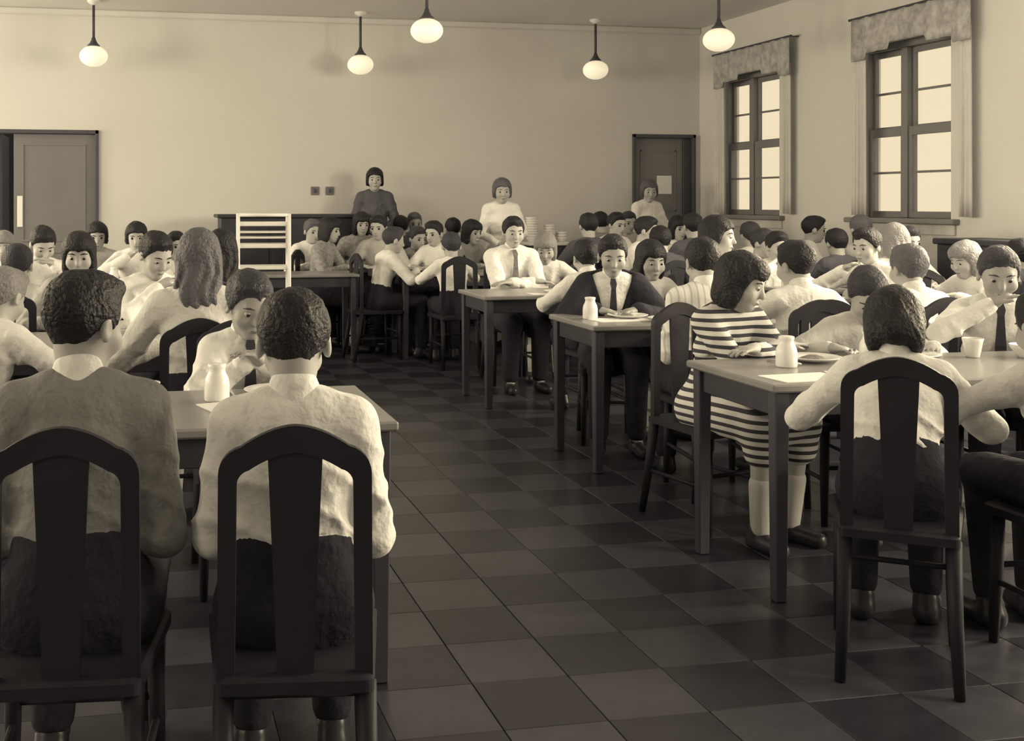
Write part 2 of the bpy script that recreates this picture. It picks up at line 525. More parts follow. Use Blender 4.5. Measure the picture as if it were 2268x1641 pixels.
# ------------------------------------------------------------------ smooth bodies: blended solids turned into one skin
class Field:
    def __init__(s, lo, hi, h):
        s.h = h
        s.lo = np.array(lo, np.float32)
        n = np.ceil((np.array(hi) - np.array(lo)) / h).astype(int) + 1
        s.ax = [s.lo[i] + h * np.arange(n[i], dtype=np.float32) for i in range(3)]
        s.F = np.full(tuple(n), 0.5, np.float32)

    def sl(s, c, R):
        r = []
        for i in range(3):
            a = int(max(0, math.floor((c[i] - R[i] - s.lo[i]) / s.h)))
            b = int(min(len(s.ax[i]), math.ceil((c[i] + R[i] - s.lo[i]) / s.h) + 1))
            if b <= a: return None
            r.append(slice(a, b))
        return tuple(r)

    def add(s, p):
        lo, hi = p['lo'], p['hi']
        pad = p['k'] + 2.5 * s.h
        c = (lo + hi) / 2; R = (hi - lo) / 2 + pad
        sl = s.sl(c, R)
        if sl is None: return
        X = s.ax[0][sl[0]][:, None, None]; Y = s.ax[1][sl[1]][None, :, None]; Z = s.ax[2][sl[2]][None, None, :]
        d = p_eval(p, X, Y, Z)
        f = s.F[sl]
        k = p['k']
        if p['op'] == 'sub':
            d = -d
            hh = np.clip(0.5 - 0.5 * (d - f) / k, 0, 1)
            s.F[sl] = -(-f * hh + -d * (1 - hh) - k * hh * (1 - hh)) if False else np.maximum(f, d)
        else:
            hh = np.clip(0.5 + 0.5 * (d - f) / k, 0, 1)
            s.F[sl] = d + (f - d) * hh - k * hh * (1 - hh)

    def mesh(s):
        F = s.F
        ins = F < 0
        c = ins[:-1, :-1, :-1].astype(np.int8)
        tot = np.zeros_like(c)
        offs = [(i, j, k) for i in (0, 1) for j in (0, 1) for k in (0, 1)]
        nx, ny, nz = F.shape
        for i, j, k in offs:
            tot += ins[i:nx - 1 + i, j:ny - 1 + j, k:nz - 1 + k]
        act = (tot > 0) & (tot < 8)
        I, J, K = np.nonzero(act)
        if len(I) == 0: return np.zeros((0, 3)), np.zeros((0, 4), int)
        vals = {o: F[I + o[0], J + o[1], K + o[2]] for o in offs}
        acc = np.zeros((len(I), 3), np.float32); cnt = np.zeros(len(I), np.float32)
        for a in offs:
            for ax in range(3):
                if a[ax] == 1: continue
                b = list(a); b[ax] = 1; b = tuple(b)
                va, vb = vals[a], vals[b]
                m = (va < 0) != (vb < 0)
                t = np.where(m, va / np.where(va - vb == 0, 1, va - vb), 0)
                for q in range(3):
                    acc[:, q] += np.where(m, a[q] + (t if q == ax else 0), 0)
                cnt += m
        pos = (acc / cnt[:, None] + np.stack([I, J, K], 1)) * s.h + s.lo
        idx = np.full(act.shape, -1, np.int32); idx[I, J, K] = np.arange(len(I))
        quads = []
        for ax in range(3):
            A = [slice(None)] * 3; B = [slice(None)] * 3
            A[ax] = slice(0, -1); B[ax] = slice(1, None)
            ia, ib = ins[tuple(A)], ins[tuple(B)]
            u, v = [(1, 2), (2, 0), (0, 1)][ax]
            E = np.argwhere(ia != ib)
            E = E[(E[:, u] > 0) & (E[:, v] > 0) & (E[:, u] < F.shape[u] - 1) & (E[:, v] < F.shape[v] - 1)]
            if len(E) == 0: continue
            def at(du, dv):
                G = E.copy(); G[:, u] -= du; G[:, v] -= dv
                return idx[G[:, 0], G[:, 1], G[:, 2]]
            q = np.stack([at(1, 1), at(0, 1), at(0, 0), at(1, 0)], 1)
            flip = ~ia[E[:, 0], E[:, 1], E[:, 2]]
            q[flip] = q[flip][:, ::-1]
            quads.append(q)
        Q = np.concatenate(quads)
        Q = Q[(Q >= 0).all(1)]
        return pos, Q

def p_eval(p, X, Y, Z):
    o, M, sc = p['o'], p['M'], p['sc']
    x, y, z = X - o[0], Y - o[1], Z - o[2]
    if M is not None:
        x, y, z = (M[0][0] * x + M[0][1] * y + M[0][2] * z, M[1][0] * x + M[1][1] * y + M[1][2] * z, M[2][0] * x + M[2][1] * y + M[2][2] * z)
    if p['t'] == 'el':
        r = p['r']
        k0 = np.sqrt((x / r[0]) ** 2 + (y / r[1]) ** 2 + (z / r[2]) ** 2)
        k1 = np.sqrt((x / r[0] ** 2) ** 2 + (y / r[1] ** 2) ** 2 + (z / r[2] ** 2) ** 2)
        return k0 * (k0 - 1) / np.maximum(k1, 1e-4)
    if sc is not None:
        x, y, z = x / sc[0], y / sc[1], z / sc[2]
    b = p['b']
    L2 = max(float(b @ b), 1e-9)
    t = np.clip((x * b[0] + y * b[1] + z * b[2]) / L2, 0, 1)
    d = np.sqrt((x - t * b[0]) ** 2 + (y - t * b[1]) ** 2 + (z - t * b[2]) ** 2) - (p['r'][0] + (p['r'][1] - p['r'][0]) * t)
    return d * (min(sc) if sc is not None else 1.0)

def rc(a, b, r1, r2, k=.02, frame=None, sc=None, op='add', grp=None):
    a = np.array(a, float); b = np.array(b, float)
    R = max(r1, r2) * (max(sc) if sc is not None else 1)
    p = dict(t='rc', o=a, M=None, sc=None, r=(r1, r2), k=k, op=op, grp=grp, lo=np.minimum(a, b) - R, hi=np.maximum(a, b) + R)
    v = b - a
    if frame is not None:
        p['M'] = np.array(frame, float); v = p['M'] @ v
        if sc is not None:
            p['sc'] = sc; v = v / np.array(sc)
    p['b'] = v
    return p

def el(c, r, k=.02, frame=None, op='add', grp=None):
    c = np.array(c, float); R = max(r)
    return dict(t='el', o=c, M=None if frame is None else np.array(frame, float), sc=None, r=r, k=k, op=op, grp=grp, lo=c - R, hi=c + R)

def inflate(p, e):
    q = dict(p)
    q['r'] = tuple(x + e for x in p['r'])
    q['lo'] = p['lo'] - e; q['hi'] = p['hi'] + e
    return q

def build(prims, h, extra=None, pad=.03):
    lo = np.min([p['lo'] for p in prims if p['op'] == 'add'], 0) - pad
    hi = np.max([p['hi'] for p in prims if p['op'] == 'add'], 0) + pad
    f = Field(lo, hi, h)
    for p in prims: f.add(p)
    if extra is not None:
        extra(f)
    return f.mesh()

def np_mesh(name, V, Q):
    me = bpy.data.meshes.new(name)
    me.vertices.add(len(V)); me.vertices.foreach_set('co', np.ascontiguousarray(V, np.float32).ravel())
    me.loops.add(len(Q) * 4); me.loops.foreach_set('vertex_index', np.ascontiguousarray(Q, np.int32).ravel())
    me.polygons.add(len(Q))
    me.polygons.foreach_set('loop_start', np.arange(0, len(Q) * 4, 4, dtype=np.int32))
    me.polygons.foreach_set('use_smooth', np.ones(len(Q), bool))
    me.update(calc_edges=True)
    return me

def rotx(a): c, s = math.cos(a), math.sin(a); return np.array([[1, 0, 0], [0, c, -s], [0, s, c]])
def roty(a): c, s = math.cos(a), math.sin(a); return np.array([[c, 0, s], [0, 1, 0], [-s, 0, c]])
def rotz(a): c, s = math.cos(a), math.sin(a); return np.array([[c, -s, 0], [s, c, 0], [0, 0, 1]])
def unit(v): v = np.array(v, float); return v / max(1e-9, np.linalg.norm(v))

def two_bone(S, T, l1, l2, hint):
    d = T - S; D = np.linalg.norm(d)
    if D > (l1 + l2) * .995:
        T = S + d / D * (l1 + l2) * .995; d = T - S; D = np.linalg.norm(d)
    if D < abs(l1 - l2) + .03:
        D = abs(l1 - l2) + .03; T = S + unit(d) * D; d = T - S
    a = (l1 * l1 - l2 * l2 + D * D) / (2 * D)
    hh = math.sqrt(max(0, l1 * l1 - a * a))
    n = unit(d); hp = np.array(hint, float); hp = unit(hp - n * (hp @ n))
    return S + n * a + hp * hh, T

# arm poses: hand targets (side, forward, height from floor) for right and left, elbow hints
ARMS = {
    'table': (((.10, .33, .765), (.95, -.3, -.6)), ((.11, .31, .765), (.95, -.3, -.6))),
    'wide': (((.22, .32, .765), (.9, -.2, -.5)), ((.20, .34, .765), (.9, -.2, -.5))),
    'eat': (((.055, .24, .93), (.95, .1, -.6)), ((.12, .33, .765), (.95, -.3, -.6))),
    'eat2': (((.12, .33, .765), (.95, -.3, -.6)), ((.04, .23, .95), (.95, .1, -.6))),
    'hang': (((.13, .26, .68), (.25, -.7, -.8)), ((.13, .27, .68), (.25, -.7, -.8))),
    'clasp': (((.025, .25, .83), (.9, -.2, -.7)), ((.02, .26, .82), (.9, -.2, -.7))),
    'cross': (((-.10, .28, .775), (.9, .1, -.5)), ((-.08, .33, .775), (.9, .1, -.5))),
    'down': (((.24, .06, .72), (.4, -.9, 0)), ((.24, .06, .72), (.4, -.9, 0))),
    'front': (((.05, .20, .93), (.9, -.4, -.3)), ((.04, .21, .95), (.9, -.4, -.3))),
}
def hairline(style):
    if style == 'short': return [-.12, -.085, -.05, -.022, .015, .028, .05, .068, .12], [-.085, -.08, -.062, -.018, -.012, .01, .045, .055, .058]
    if style == 'bob':   return [-.15, -.03, .028, .040, .055, .068, .12], [-.115, -.125, -.118, -.02, .028, .040, .042]
    if style == 'long':  return [-.15, -.03, .022, .036, .052, .068, .12], [-.30, -.30, -.14, -.02, .045, .055, .06]
    return [-.15, -.05, .01, .03, .045, .068, .12], [-.080, -.080, -.062, -.03, .030, .050, .055]      # waved

def person(label, px, top, s, face, hair='short', hairm='hair_black', shirt='cloth_white', lean=10, pitch=12, hyaw=0, arms='table',
           legs='trousers', lmat='cloth_dark', tie=None, collar=None, vest=None, jacket=None, lod=2, stand=False, skin='skin', child=1.0, group='people dining', wave=False):
    h = (.0070, .0095, .0135)[lod]
    h_top = EYE - (top - HY) / s
    L = math.radians(lean)
    hs = .99 if not stand else 1.03
    seat = .43 if not stand else None
    k = 1.0
    for it in range(6):
        u = np.array([0, math.sin(L), math.cos(L)])
        fw = np.array([0, math.cos(L), -math.sin(L)])
        hz = (seat + .072 * k) if not stand else .86 * k
        H = np.array([0, 0, hz])
        tl = .40 * k if not stand else .47 * k
        S0 = H + u * tl
        N0 = S0 + u * .035 * k
        hdir = rotx(-L * .45) @ np.array([0, 0, 1.])
        nl = .055 * k + .075 * hs
        HC = N0 + unit(hdir * .8 + fw * .25) * nl
        R = rotz(-math.radians(hyaw)) @ rotx(-math.radians(pitch))
        tp = HC[2] + .118 * hs
        if it < 5:
            k *= 1 + .9 * (h_top - tp) / max(.3, (tp - (seat or 0)))
            k = min(1.17, max(.74, k))
    rows = R.T                                     # rows: head axes in body space
    def hp(v): return HC + R @ (np.array(v, float) * hs)
    T = np.array([[1, 0, 0], fw, u])               # torso frame rows
    sw = .132 * k
    wid = 1.0
    body, shirt_p, vest_p = [], [], []
    # torso: pelvis, waist, chest, shoulders
    sc = (1.0, .68, 1.0)
    tor = [rc(H, H + u * .12 * k, .125 * k, .108 * k, .03, T, sc),
           rc(H + u * .10 * k, H + u * (tl - .10 * k), .104 * k, .120 * k, .03, T, sc),
           rc(H + u * (tl - .12 * k), H + u * (tl - .035 * k), .118 * k, .085 * k, .03, T, sc),
           rc(S0 + np.array([-sw * .85, 0, 0]) - u * .016 * k, S0 + np.array([sw * .85, 0, 0]) - u * .016 * k, .045 * k, .045 * k, .035),
           rc(S0 + np.array([-sw * .40, 0, 0]) + u * .004 * k, S0 + np.array([sw * .40, 0, 0]) + u * .004 * k, .046 * k, .046 * k, .035)]
    if stand and legs == 'dress':
        tor.append(el(H + u * (tl * .62) + fw * .06, (.12, .07, .07), .04, T))
    neck = rc(N0 - u * .03, hp((0, -.018, -.05)), .043 * hs, .043 * hs, .022)
    body += tor + [neck]
    shirt_p += [rc(H + u * .07 * k, H + u * .12 * k, .118 * k, .112 * k, .03, T, sc)] + [inflate(p, .010) for p in tor[1:]]
    # arms
    l1, l2 = .255 * k, .225 * k
    spec = ARMS[arms]
    hands = []
    sleeve, cuffs = [], []
    for sx, (tgt, hint) in zip((1, -1), spec):
        S = S0 + np.array([sx * sw, 0, 0]) - u * .020 * k
        tz = tgt[2]
        Tt = np.array([sx * tgt[0], tgt[1], tz])
        if arms in ('hang', 'down') or stand: Tt[2] = tz if not stand else tz * k * 1.05
        if arms in ('eat', 'eat2', 'clasp', 'front') and not stand: Tt[1] += math.sin(L) * .2
        Tt = Tt.astype(float)
        E, Wp = two_bone(S, Tt, l1, l2, (sx * hint[0], hint[1], hint[2]))
        ua = rc(S, E, .044 * k, .034 * k, .03); fa = rc(E, Wp, .034 * k, .023 * k, .015)
        body += [ua, fa]
        cuff = E + (Wp - E) * .93
        sleeve += [inflate(rc(S, E, .046 * k, .037 * k, .03), .011), rc(E, cuff, .044 * k, .034 * k, .015)]
        cuffs.append(rc(E + (Wp - E) * .84, E + (Wp - E) * .955, .0375 * k, .0345 * k, .01))
        # hand: palm, four fingers of different length with bends, thumb from the side
        fd = unit(Wp - E)
        flat = arms in ('table', 'wide', 'cross') or (arms == 'eat' and sx < 0) or (arms == 'eat2' and sx > 0)
        if flat:
            fd = unit(fd * np.array([1, 1, .15]))
        pn = np.array([0, 0, -1.]) if abs(fd[2]) < .7 else np.array([-sx * .9, .3, 0])
        lat = unit(np.cross(fd, pn)); pn = unit(np.cross(lat, fd))
        if pn[2] > 0 and flat: pn = -pn
        if (lat[0] > 0) == (sx > 0): lat = -lat            # towards the thumb (inner side)
        hk = .93 * k
        Pc = Wp + fd * .045 * hk
        pf = np.array([lat, fd, pn])
        body.append(rc(Wp, Wp + fd * .02, .023 * k, .024 * k, .012))
        body.append(el(Pc, (.038 * hk, .048 * hk, .016 * hk), .012, pf))
        curl = .25 if flat else .75
        fr = max(.0078 * hk, h * .62)
        if lod < 2:
            for q, ln in zip((-1.5, -.5, .5, 1.5), (.052, .066, .072, .064)):
                b0 = Wp + fd * .082 * hk + lat * q * .0185 * hk
                d1 = unit(fd + pn * curl + lat * q * .05); d2 = unit(fd + pn * curl * 2.4)
                b1 = b0 + d1 * ln * .55 * hk; b2 = b1 + d2 * ln * .5 * hk
                body += [rc(b0 - fd * .02, b1, fr * 1.08, fr, .004), rc(b1, b2, fr, fr * .85, .004)]
            t0 = Wp + fd * .028 * hk + lat * .028 * hk
            t1 = t0 + unit(lat * .8 + fd * .7 + pn * .3) * .036 * hk; t2 = t1 + unit(lat * .25 + fd + pn * .4) * .03 * hk
            body += [rc(t0, t1, fr * 1.35, fr * 1.15, .008), rc(t1, t2, fr * 1.15, fr * .95, .004)]
        else:
            f0 = Wp + fd * .08 * hk
            for q in (-1, 1):
                body.append(rc(f0 + lat * q * .016, f0 + unit(fd + pn * curl) * .065 * hk + lat * q * .018, .013, .010, .008))
            body.append(rc(Wp + fd * .03, Wp + fd * .06 + lat * .05, .012, .010, .01))
        hands.append((Wp + fd * .07, fd, lat, pn))
    # legs
    hipw = .085 * k
    feet = []
    leg_p, shoe_p, sock_p = [], [], []
    for sx in (-1, 1):
        hj = H + np.array([sx * hipw, .01, -.005])
        if stand:
            kn = np.array([sx * .085 * k, .015, .45 * k]); an = np.array([sx * .09 * k, -.01, .075])
            th = rc(hj, kn, .085 * k, .058 * k, .03); sh = rc(kn, an, .055 * k, .036 * k, .02)
        else:
            kn = np.array([sx * .095 * k, .385 * k, seat + .055]); an = np.array([sx * .10 * k, .36 * k + sx * .02, .085])
            th = rc(hj, kn, .078 * k, .058 * k, .03); sh = rc(kn, an, .052 * k, .034 * k, .02)
        toe = an + np.array([sx * .02, .125 * k, -.055])
        ft = rc(an + np.array([0, -.015, -.045]), toe, .030, .026, .02)
        body += [th, sh, ft]
        feet.append((an, toe))
        leg_p.append((th, sh, hj, kn, an))
        shoe_p.append([rc(an + np.array([0, -.03, -.052]), toe + np.array([0, .0, .0]), .036, .033, .02), rc(an + np.array([0, -.01, -.01]), an + np.array([0, -.02, -.05]), .040, .040, .02)])
        sock_p.append([rc(an + (kn - an) * .42, an + np.array([0, 0, -.01]), .050 * k, .040 * k, .01)])
    # head
    head = [el(hp((0, -.012, .030)), (.073 * hs, .092 * hs, .080 * hs), .015, rows),
            el(hp((0, .020, -.030)), (.057 * hs, .068 * hs, .080 * hs), .03, rows),
            el(hp((0, .064, -.090)), (.022 * hs, .018 * hs, .017 * hs), .03, rows)]
    feat = []
    if lod < 2:
        feat += [rc(hp((-.032, .073, .022)), hp((.032, .073, .022)), .011 * hs, .011 * hs, .015)]
        for sx in (-1, 1):
            feat += [el(hp((sx * .040, .058, -.030)), (.024 * hs, .022 * hs, .024 * hs), .025, rows),
                     el(hp((sx * .031, .096, .002)), (.018 * hs, .014 * hs, .0085 * hs), .01, rows, op='sub'),
                     el(hp((sx * .076, -.008, -.012)), (.010 * hs, .019 * hs, .030 * hs), .008, rows),
                     el(hp((sx * .084, -.004, -.010)), (.006, .010, .017), .005, rows, op='sub')]
    else:
        for sx in (-1, 1):
            feat += [el(hp((sx * .076, -.008, -.012)), (.013 * hs, .019 * hs, .030 * hs), .01, rows)]
    feat += [rc(hp((0, .083, .010)), hp((0, .101, -.028)), .007 * hs, .0125 * hs, .012),
             el(hp((0, .083, -.060)), (.021 * hs, .012 * hs, .010 * hs), .008, rows)]
    body += head + feat
    V, Q = build(body, h)
    me = np_mesh('person', V, Q)
    me.materials.append(MATS[skin])
    # place
    hx, hy = place(px, s)
    phi = YAW + math.radians(face)                 # heading measured from +Y towards +X
    root = bpy.data.objects.new('person', me); C.objects.link(root)
    cp, sp_ = math.cos(phi), math.sin(phi)
    ox, oy = HC[0], HC[1]
    root.location = (hx - (ox * cp + oy * sp_), hy - (-ox * sp_ + oy * cp), 0)
    root.rotation_euler = (0, 0, -phi)
    tag(root, label, 'person', group)
    def part(name, prims, m, hh=h, extra=None, shadeflat=False):
        V, Q = build(prims, hh, extra)
        if len(V) == 0: return None
        me = np_mesh(name, V, Q)
        me.materials.append(MATS[m])
        o = bpy.data.objects.new(name, me); C.objects.link(o); o.parent = root
        return o
    # eyes
    if lod < 2 or abs(((face + hyaw) % 360) - 180) < 100:
        for sx in (-1, 1):
            bm = bmesh.new()
            if lod < 2:
                bmesh.ops.create_icosphere(bm, subdivisions=2, radius=.0120 * hs)
                eye = bm_obj('eye', bm, 'eye_white', root, True)
                eye.location = hp((sx * .031, .0735, .002))
                bm = bmesh.new(); bmesh.ops.create_icosphere(bm, subdivisions=2, radius=.0086 * hs)
                ir = bm_obj('iris', bm, 'iris', eye, True)
                ir.location = R @ np.array([0, .0050 * hs, -.0015])
            else:
                bmesh.ops.create_icosphere(bm, subdivisions=1, radius=.0125 * hs)
                eye = bm_obj('eye', bm, 'iris', root, True)
                eye.location = hp((sx * .031, .074, .004))
            bm = bmesh.new()
            add_tube(bm, [hp((sx * .012, .0855, .0215)), hp((sx * .030, .0850, .0275)), hp((sx * .050, .0715, .0225))], [.0022, .0036, .0018], 6)
            bm_obj('eyebrow', bm, hairm if hairm != 'hair_fair' else 'hair_mid', root, True)
        bm = bmesh.new()
        add_tube(bm, [hp((-.022, .0785, -.0575)), hp((-.010, .0905, -.0600)), hp((0, .0935, -.0610)), hp((.010, .0905, -.0600)), hp((.022, .0785, -.0575))], [.0012, .0040, .0046, .0040, .0012], 6)
        bm_obj('mouth', bm, 'lips', root, True)
    # hair
    hl = hairline(hair)
    th_ = {'short': .010, 'bob': .017, 'long': .016, 'waved': .017}[hair]
    hprims = [inflate(p, th_ * hs) for p in head[:1]]
    if hair == 'short':
        hprims += [inflate(head[1], .007 * hs)]
        hprims.append(el(hp((.010, .030, .088)), (.056, .050, .028), .03, rows))
    elif hair == 'bob':
        for sx in (-1, 1):
            hprims.append(el(hp((sx * .060, -.015, -.055)), (.030 * hs, .060 * hs, .072 * hs), .03, rows))
        hprims.append(el(hp((0, -.060, -.055)), (.070 * hs, .045 * hs, .072 * hs), .03, rows))
        hprims.append(el(hp((0, .052, .070)), (.060 * hs, .040 * hs, .036 * hs), .02, rows))
    elif hair == 'long':
        for sx in (-1, 1):
            hprims.append(rc(hp((sx * .055, -.025, -.02)), hp((sx * .062, -.045, -.15)), .040 * hs, .034 * hs, .03))
        hprims.append(rc(hp((0, -.060, -.01)), hp((0, -.080, -.17)), .064 * hs, .068 * hs, .03, rows, (1.22, .6, 1)))
    else:
        for sx in (-1, 1):
            hprims.append(el(hp((sx * .066, .000, -.025)), (.026 * hs, .055 * hs, .055 * hs), .02, rows))
        hprims.append(el(hp((0, -.075, -.045)), (.070 * hs, .045 * hs, .050 * hs), .03, rows))
    def cut(f):
        X = f.ax[0][:, None, None] - HC[0]; Y = f.ax[1][None, :, None] - HC[1]; Z = f.ax[2][None, None, :] - HC[2]
        qx = (R[0, 0] * X + R[1, 0] * Y + R[2, 0] * Z) / hs
        qy = (R[0, 1] * X + R[1, 1] * Y + R[2, 1] * Z) / hs
        qz = (R[0, 2] * X + R[1, 2] * Y + R[2, 2] * Z) / hs
        z0 = np.interp(qy, hl[0], hl[1]) + .004 * np.sin(qx * 95 + px) + .003 * np.sin(qx * 210 + qy * 60 + top)
        wv = .0035 if hair == 'waved' else .0016
        f.F += wv * np.sin(qx * 260 + 9 * np.sin(qy * 31)) * np.sin(qy * 120 + qz * 90) + .0025 * np.sin(qx * 70 + px) * np.sin(qy * 55 + qz * 48 + top)
        if hair == 'short':
            f.F += .013 * np.clip((qy - .035) / .05, 0, 1) * np.clip((.105 - qz) / .03, 0, 1)
        if hair == 'long':
            f.F += .004 * np.sin(qx * 150 + 2 * np.sin(qz * 30)) * np.clip((.04 - qz) / .1, 0, 1)
        f.F = np.maximum(f.F, (z0 - qz) * hs * .8)
    part('hair', hprims, hairm, max(h, .0075) if lod < 2 else .0115, cut)
    # clothes
    nn = unit(hp((0, -.018, -.05)) - N0)
    def neckcut(f):
        X = f.ax[0][:, None, None]; Y = f.ax[1][None, :, None]; Z = f.ax[2][None, None, :]
        A = (.0105, .0090, .0045)[lod] * (.6 if shirt in ('cloth_grey', 'cloth_striped') else 1)
        w1 = np.clip((S0[2] + .02 - Z) / .12, 0, 1)
        w1 = w1 * np.clip((Z - H[2] - .10 * k) / .06, .15, 1)
        r1 = (1 - np.abs(np.sin(23 * (Z * .8 + X * .6) + 1.6 * np.sin(13 * Y + 9 * Z) + px))) ** 2
        r2 = (1 - np.abs(np.sin(19 * (Z * .7 - X * .75) + 1.5 * np.sin(11 * X - 8 * Z + 6 * Y) + top))) ** 2
        r3 = (1 - np.abs(np.sin(27 * X + 1.3 * np.sin(9 * Z + 5 * Y) + s))) ** 2
        f.F -= A * w1 * (r1 + r2 * .8 + r3 * .6) - A * .55 * w1
    sh = part('shirt', shirt_p + sleeve, shirt, h, neckcut)
    if lod < 2 and not stand and legs == 'trousers':
        for cu in cuffs:
            part('cuff', [cu], 'cloth_white' if jacket or shirt == 'cloth_grey' else shirt, h)
    if vest or jacket:
        e = .020
        vp = [inflate(p, e) for p in tor]
        if jacket: vp += [inflate(p, .017) for p in sleeve]
        half = .045 * k
        def vcut(f):
            X = f.ax[0][:, None, None]; Y = f.ax[1][None, :, None] - H[1]; Z = f.ax[2][None, None, :] - H[2]
            a = Y * fw[1] + Z * fw[2]; b = Y * u[1] + Z * u[2]
            open_ = np.minimum(np.minimum(a - .01, b - .14 * k), ((b - .14 * k) * .32 + .008) - np.abs(X))
            f.F = np.maximum(f.F, np.minimum(open_, .5))
        part('jacket' if jacket else 'vest', vp, jacket or vest, h, vcut)
    if collar:
        cb = N0 - u * .012
        ring = [rc(cb + nn * .0, cb + nn * .034, .063 * hs, .056 * hs, .01)]
        for sx in (-1, 1):
            ring.append(el(cb + np.array([sx * .036, 0, 0]) + fw * .052 - u * .012, (.026, .012, .030), .015, T))
        part('collar', ring, collar, min(h, .009))
    if tie:
        bm = bmesh.new()
        prof = [(.432, .012), (.410, .018), (.385, .012), (.26, .020), (.14, .026), (.10, .003)]
        fr_, bk_ = [], []
        for t, w_ in prof:
            t2 = t / .40
            c0 = H + u * (t2 * tl + .01)
            rr = .116 * k if t2 < .93 else (.102 * k if t2 < 1.0 else (.090 * k if t2 < 1.05 else .074))
            cc = c0 + fw * rr
            for lst, e in ((fr_, .010), (bk_, -.006)):
                lst.append([bm.verts.new(cc + fw * e + np.array([sx * w_, 0, 0])) for sx in (-1, 1)])
        for i in range(len(prof) - 1):
            bm.faces.new((fr_[i][0], fr_[i + 1][0], fr_[i + 1][1], fr_[i][1]))
            bm.faces.new((bk_[i][0], bk_[i][1], bk_[i + 1][1], bk_[i + 1][0]))
            for sx in (0, 1):
                bm.faces.new((fr_[i][sx], bk_[i][sx], bk_[i + 1][sx], fr_[i + 1][sx]))
        bm.faces.new((fr_[0][0], fr_[0][1], bk_[0][1], bk_[0][0])); bm.faces.new((fr_[-1][0], bk_[-1][0], bk_[-1][1], fr_[-1][1]))
        bmesh.ops.recalc_face_normals(bm, faces=bm.faces[:])
        bm_obj('tie', bm, tie, root)
    # lower clothes
    hl_ = max(h, .010)
    pel = [inflate(tor[0], .014), rc(H + u * .09 * k, H + u * .15 * k, .126 * k, .122 * k, .02, T, sc)]
    def waist(f):
        Y = f.ax[1][None, :, None] - H[1]; Z = f.ax[2][None, None, :] - H[2]
        f.F = np.maximum(f.F, Y * u[1] + Z * u[2] - .150 * k)
    if legs == 'trousers':
        lp_ = pel + [inflate(p, .014) for q_ in leg_p for p in q_[:1]] + [rc(q_[3], q_[4] + np.array([0, 0, .03]), .064 * k, .050 * k, .02) for q_ in leg_p]
        part('trousers', lp_, lmat, hl_, waist)
    elif legs == 'skirt':
        kn0 = (leg_p[0][3] + leg_p[1][3]) / 2
        lp_ = pel + [inflate(rc(q_[2], q_[3] * np.array([1.05, 1, 1]), .085 * k, .075 * k, .04), .010) for q_ in leg_p] + [rc(H, kn0 + np.array([0, .02, -.01]), .09 * k, .075 * k, .05)]
        lp_ += [rc(q_[3], q_[3] + np.array([0, .0, -.10]), .075 * k, .075 * k, .04) for q_ in leg_p]
        part('skirt', lp_, lmat, hl_, waist)
    else:
        lp_ = pel + [rc(H + np.array([0, 0, .05]), np.array([0, 0, .36 * k]), .135 * k, .20 * k, .05, np.eye(3), (1, .8, 1))]
        part('skirt', lp_, lmat, hl_, waist)
    if legs != 'trousers' or lod == 0:
        for sp2 in sock_p:
            part('sock', sp2, 'sock_pale' if legs != 'trousers' else 'sock_dark', .010)
    for sp2 in shoe_p:
        def sole(f):
            f.F = np.maximum(f.F, (.003 - f.ax[2])[None, None, :])
        part('shoe', sp2, 'leather', .011, sole)
    return dict(o=root, loc=root.location.copy(), phi=phi, k=k, label=label, hands=hands, stand=stand)

# ------------------------------------------------------------------ tables
TABLES = []
def table(x0, y0, x1, y1, label, z=.74):
    root = empty('dining_table', ((x0 + x1) / 2, (y0 + y1) / 2, 0))
    w, d = (x1 - x0) / 2, (y1 - y0) / 2
    box('table_top', (-w, -d, z - .028), (w, d, z), 'table_wood', root, .006)
    i = .035
    for s in (-1, 1):
        a, b = sorted((s * (d - i), s * (d - i - .022)))
        box('apron', (-w + .07, a, z - .115), (w - .07, b, z - .029), 'table_dark', root, .003)
        a, b = sorted((s * (w - i), s * (w - i - .022)))
        box('apron', (a, -d + .07, z - .115), (b, d - .07, z - .029), 'table_dark', root, .003)
        for q in (-1, 1):
            cx, cy = s * (w - .045), q * (d - .045)
            box('leg', (cx - .026, cy - .026, 0.001), (cx + .026, cy + .026, z - .029), 'leg_wood', root, .004, .8)
    tag(root, label, 'table', 'dining tables')
    TABLES.append((x0, y0, x1, y1))
TD = .64
ROWS_L = [3.07, 4.88, 6.68, 8.48]
NEAR = ['nearest the camera', 'in the second row', 'in the third row', 'in the fourth row']
for k, y in enumerate(ROWS_L):
    table(-1.12, y, .71, y + TD, 'long wooden dining table left of the aisle, ' + NEAR[k])
for k, y in enumerate([3.44, 5.26, 7.06]):
    table(2.08 if k == 0 else 2.2, y, 4.0, y + TD - .02, 'long wooden dining table right of the aisle, ' + NEAR[k])
table(2.2, 9.42, 3.5, 9.95, 'wooden dining table behind the empty-sided aisle chair, right of aisle')
for k, y in enumerate([5.26, 7.06]):
    table(4.45, y, 5.45, y + TD - .16, 'wooden dining table by the window wall, ' + NEAR[k + 1])
table(.95, 9.5, 1.85, 10.0, 'small dark wooden table in front of the serving counter')
table(4.25, 9.42, 5.6, 9.95, 'wooden dining table in front of the corner door')
table(-1.9, 10.25, -.1, 10.85, 'wooden dining table before the double door')

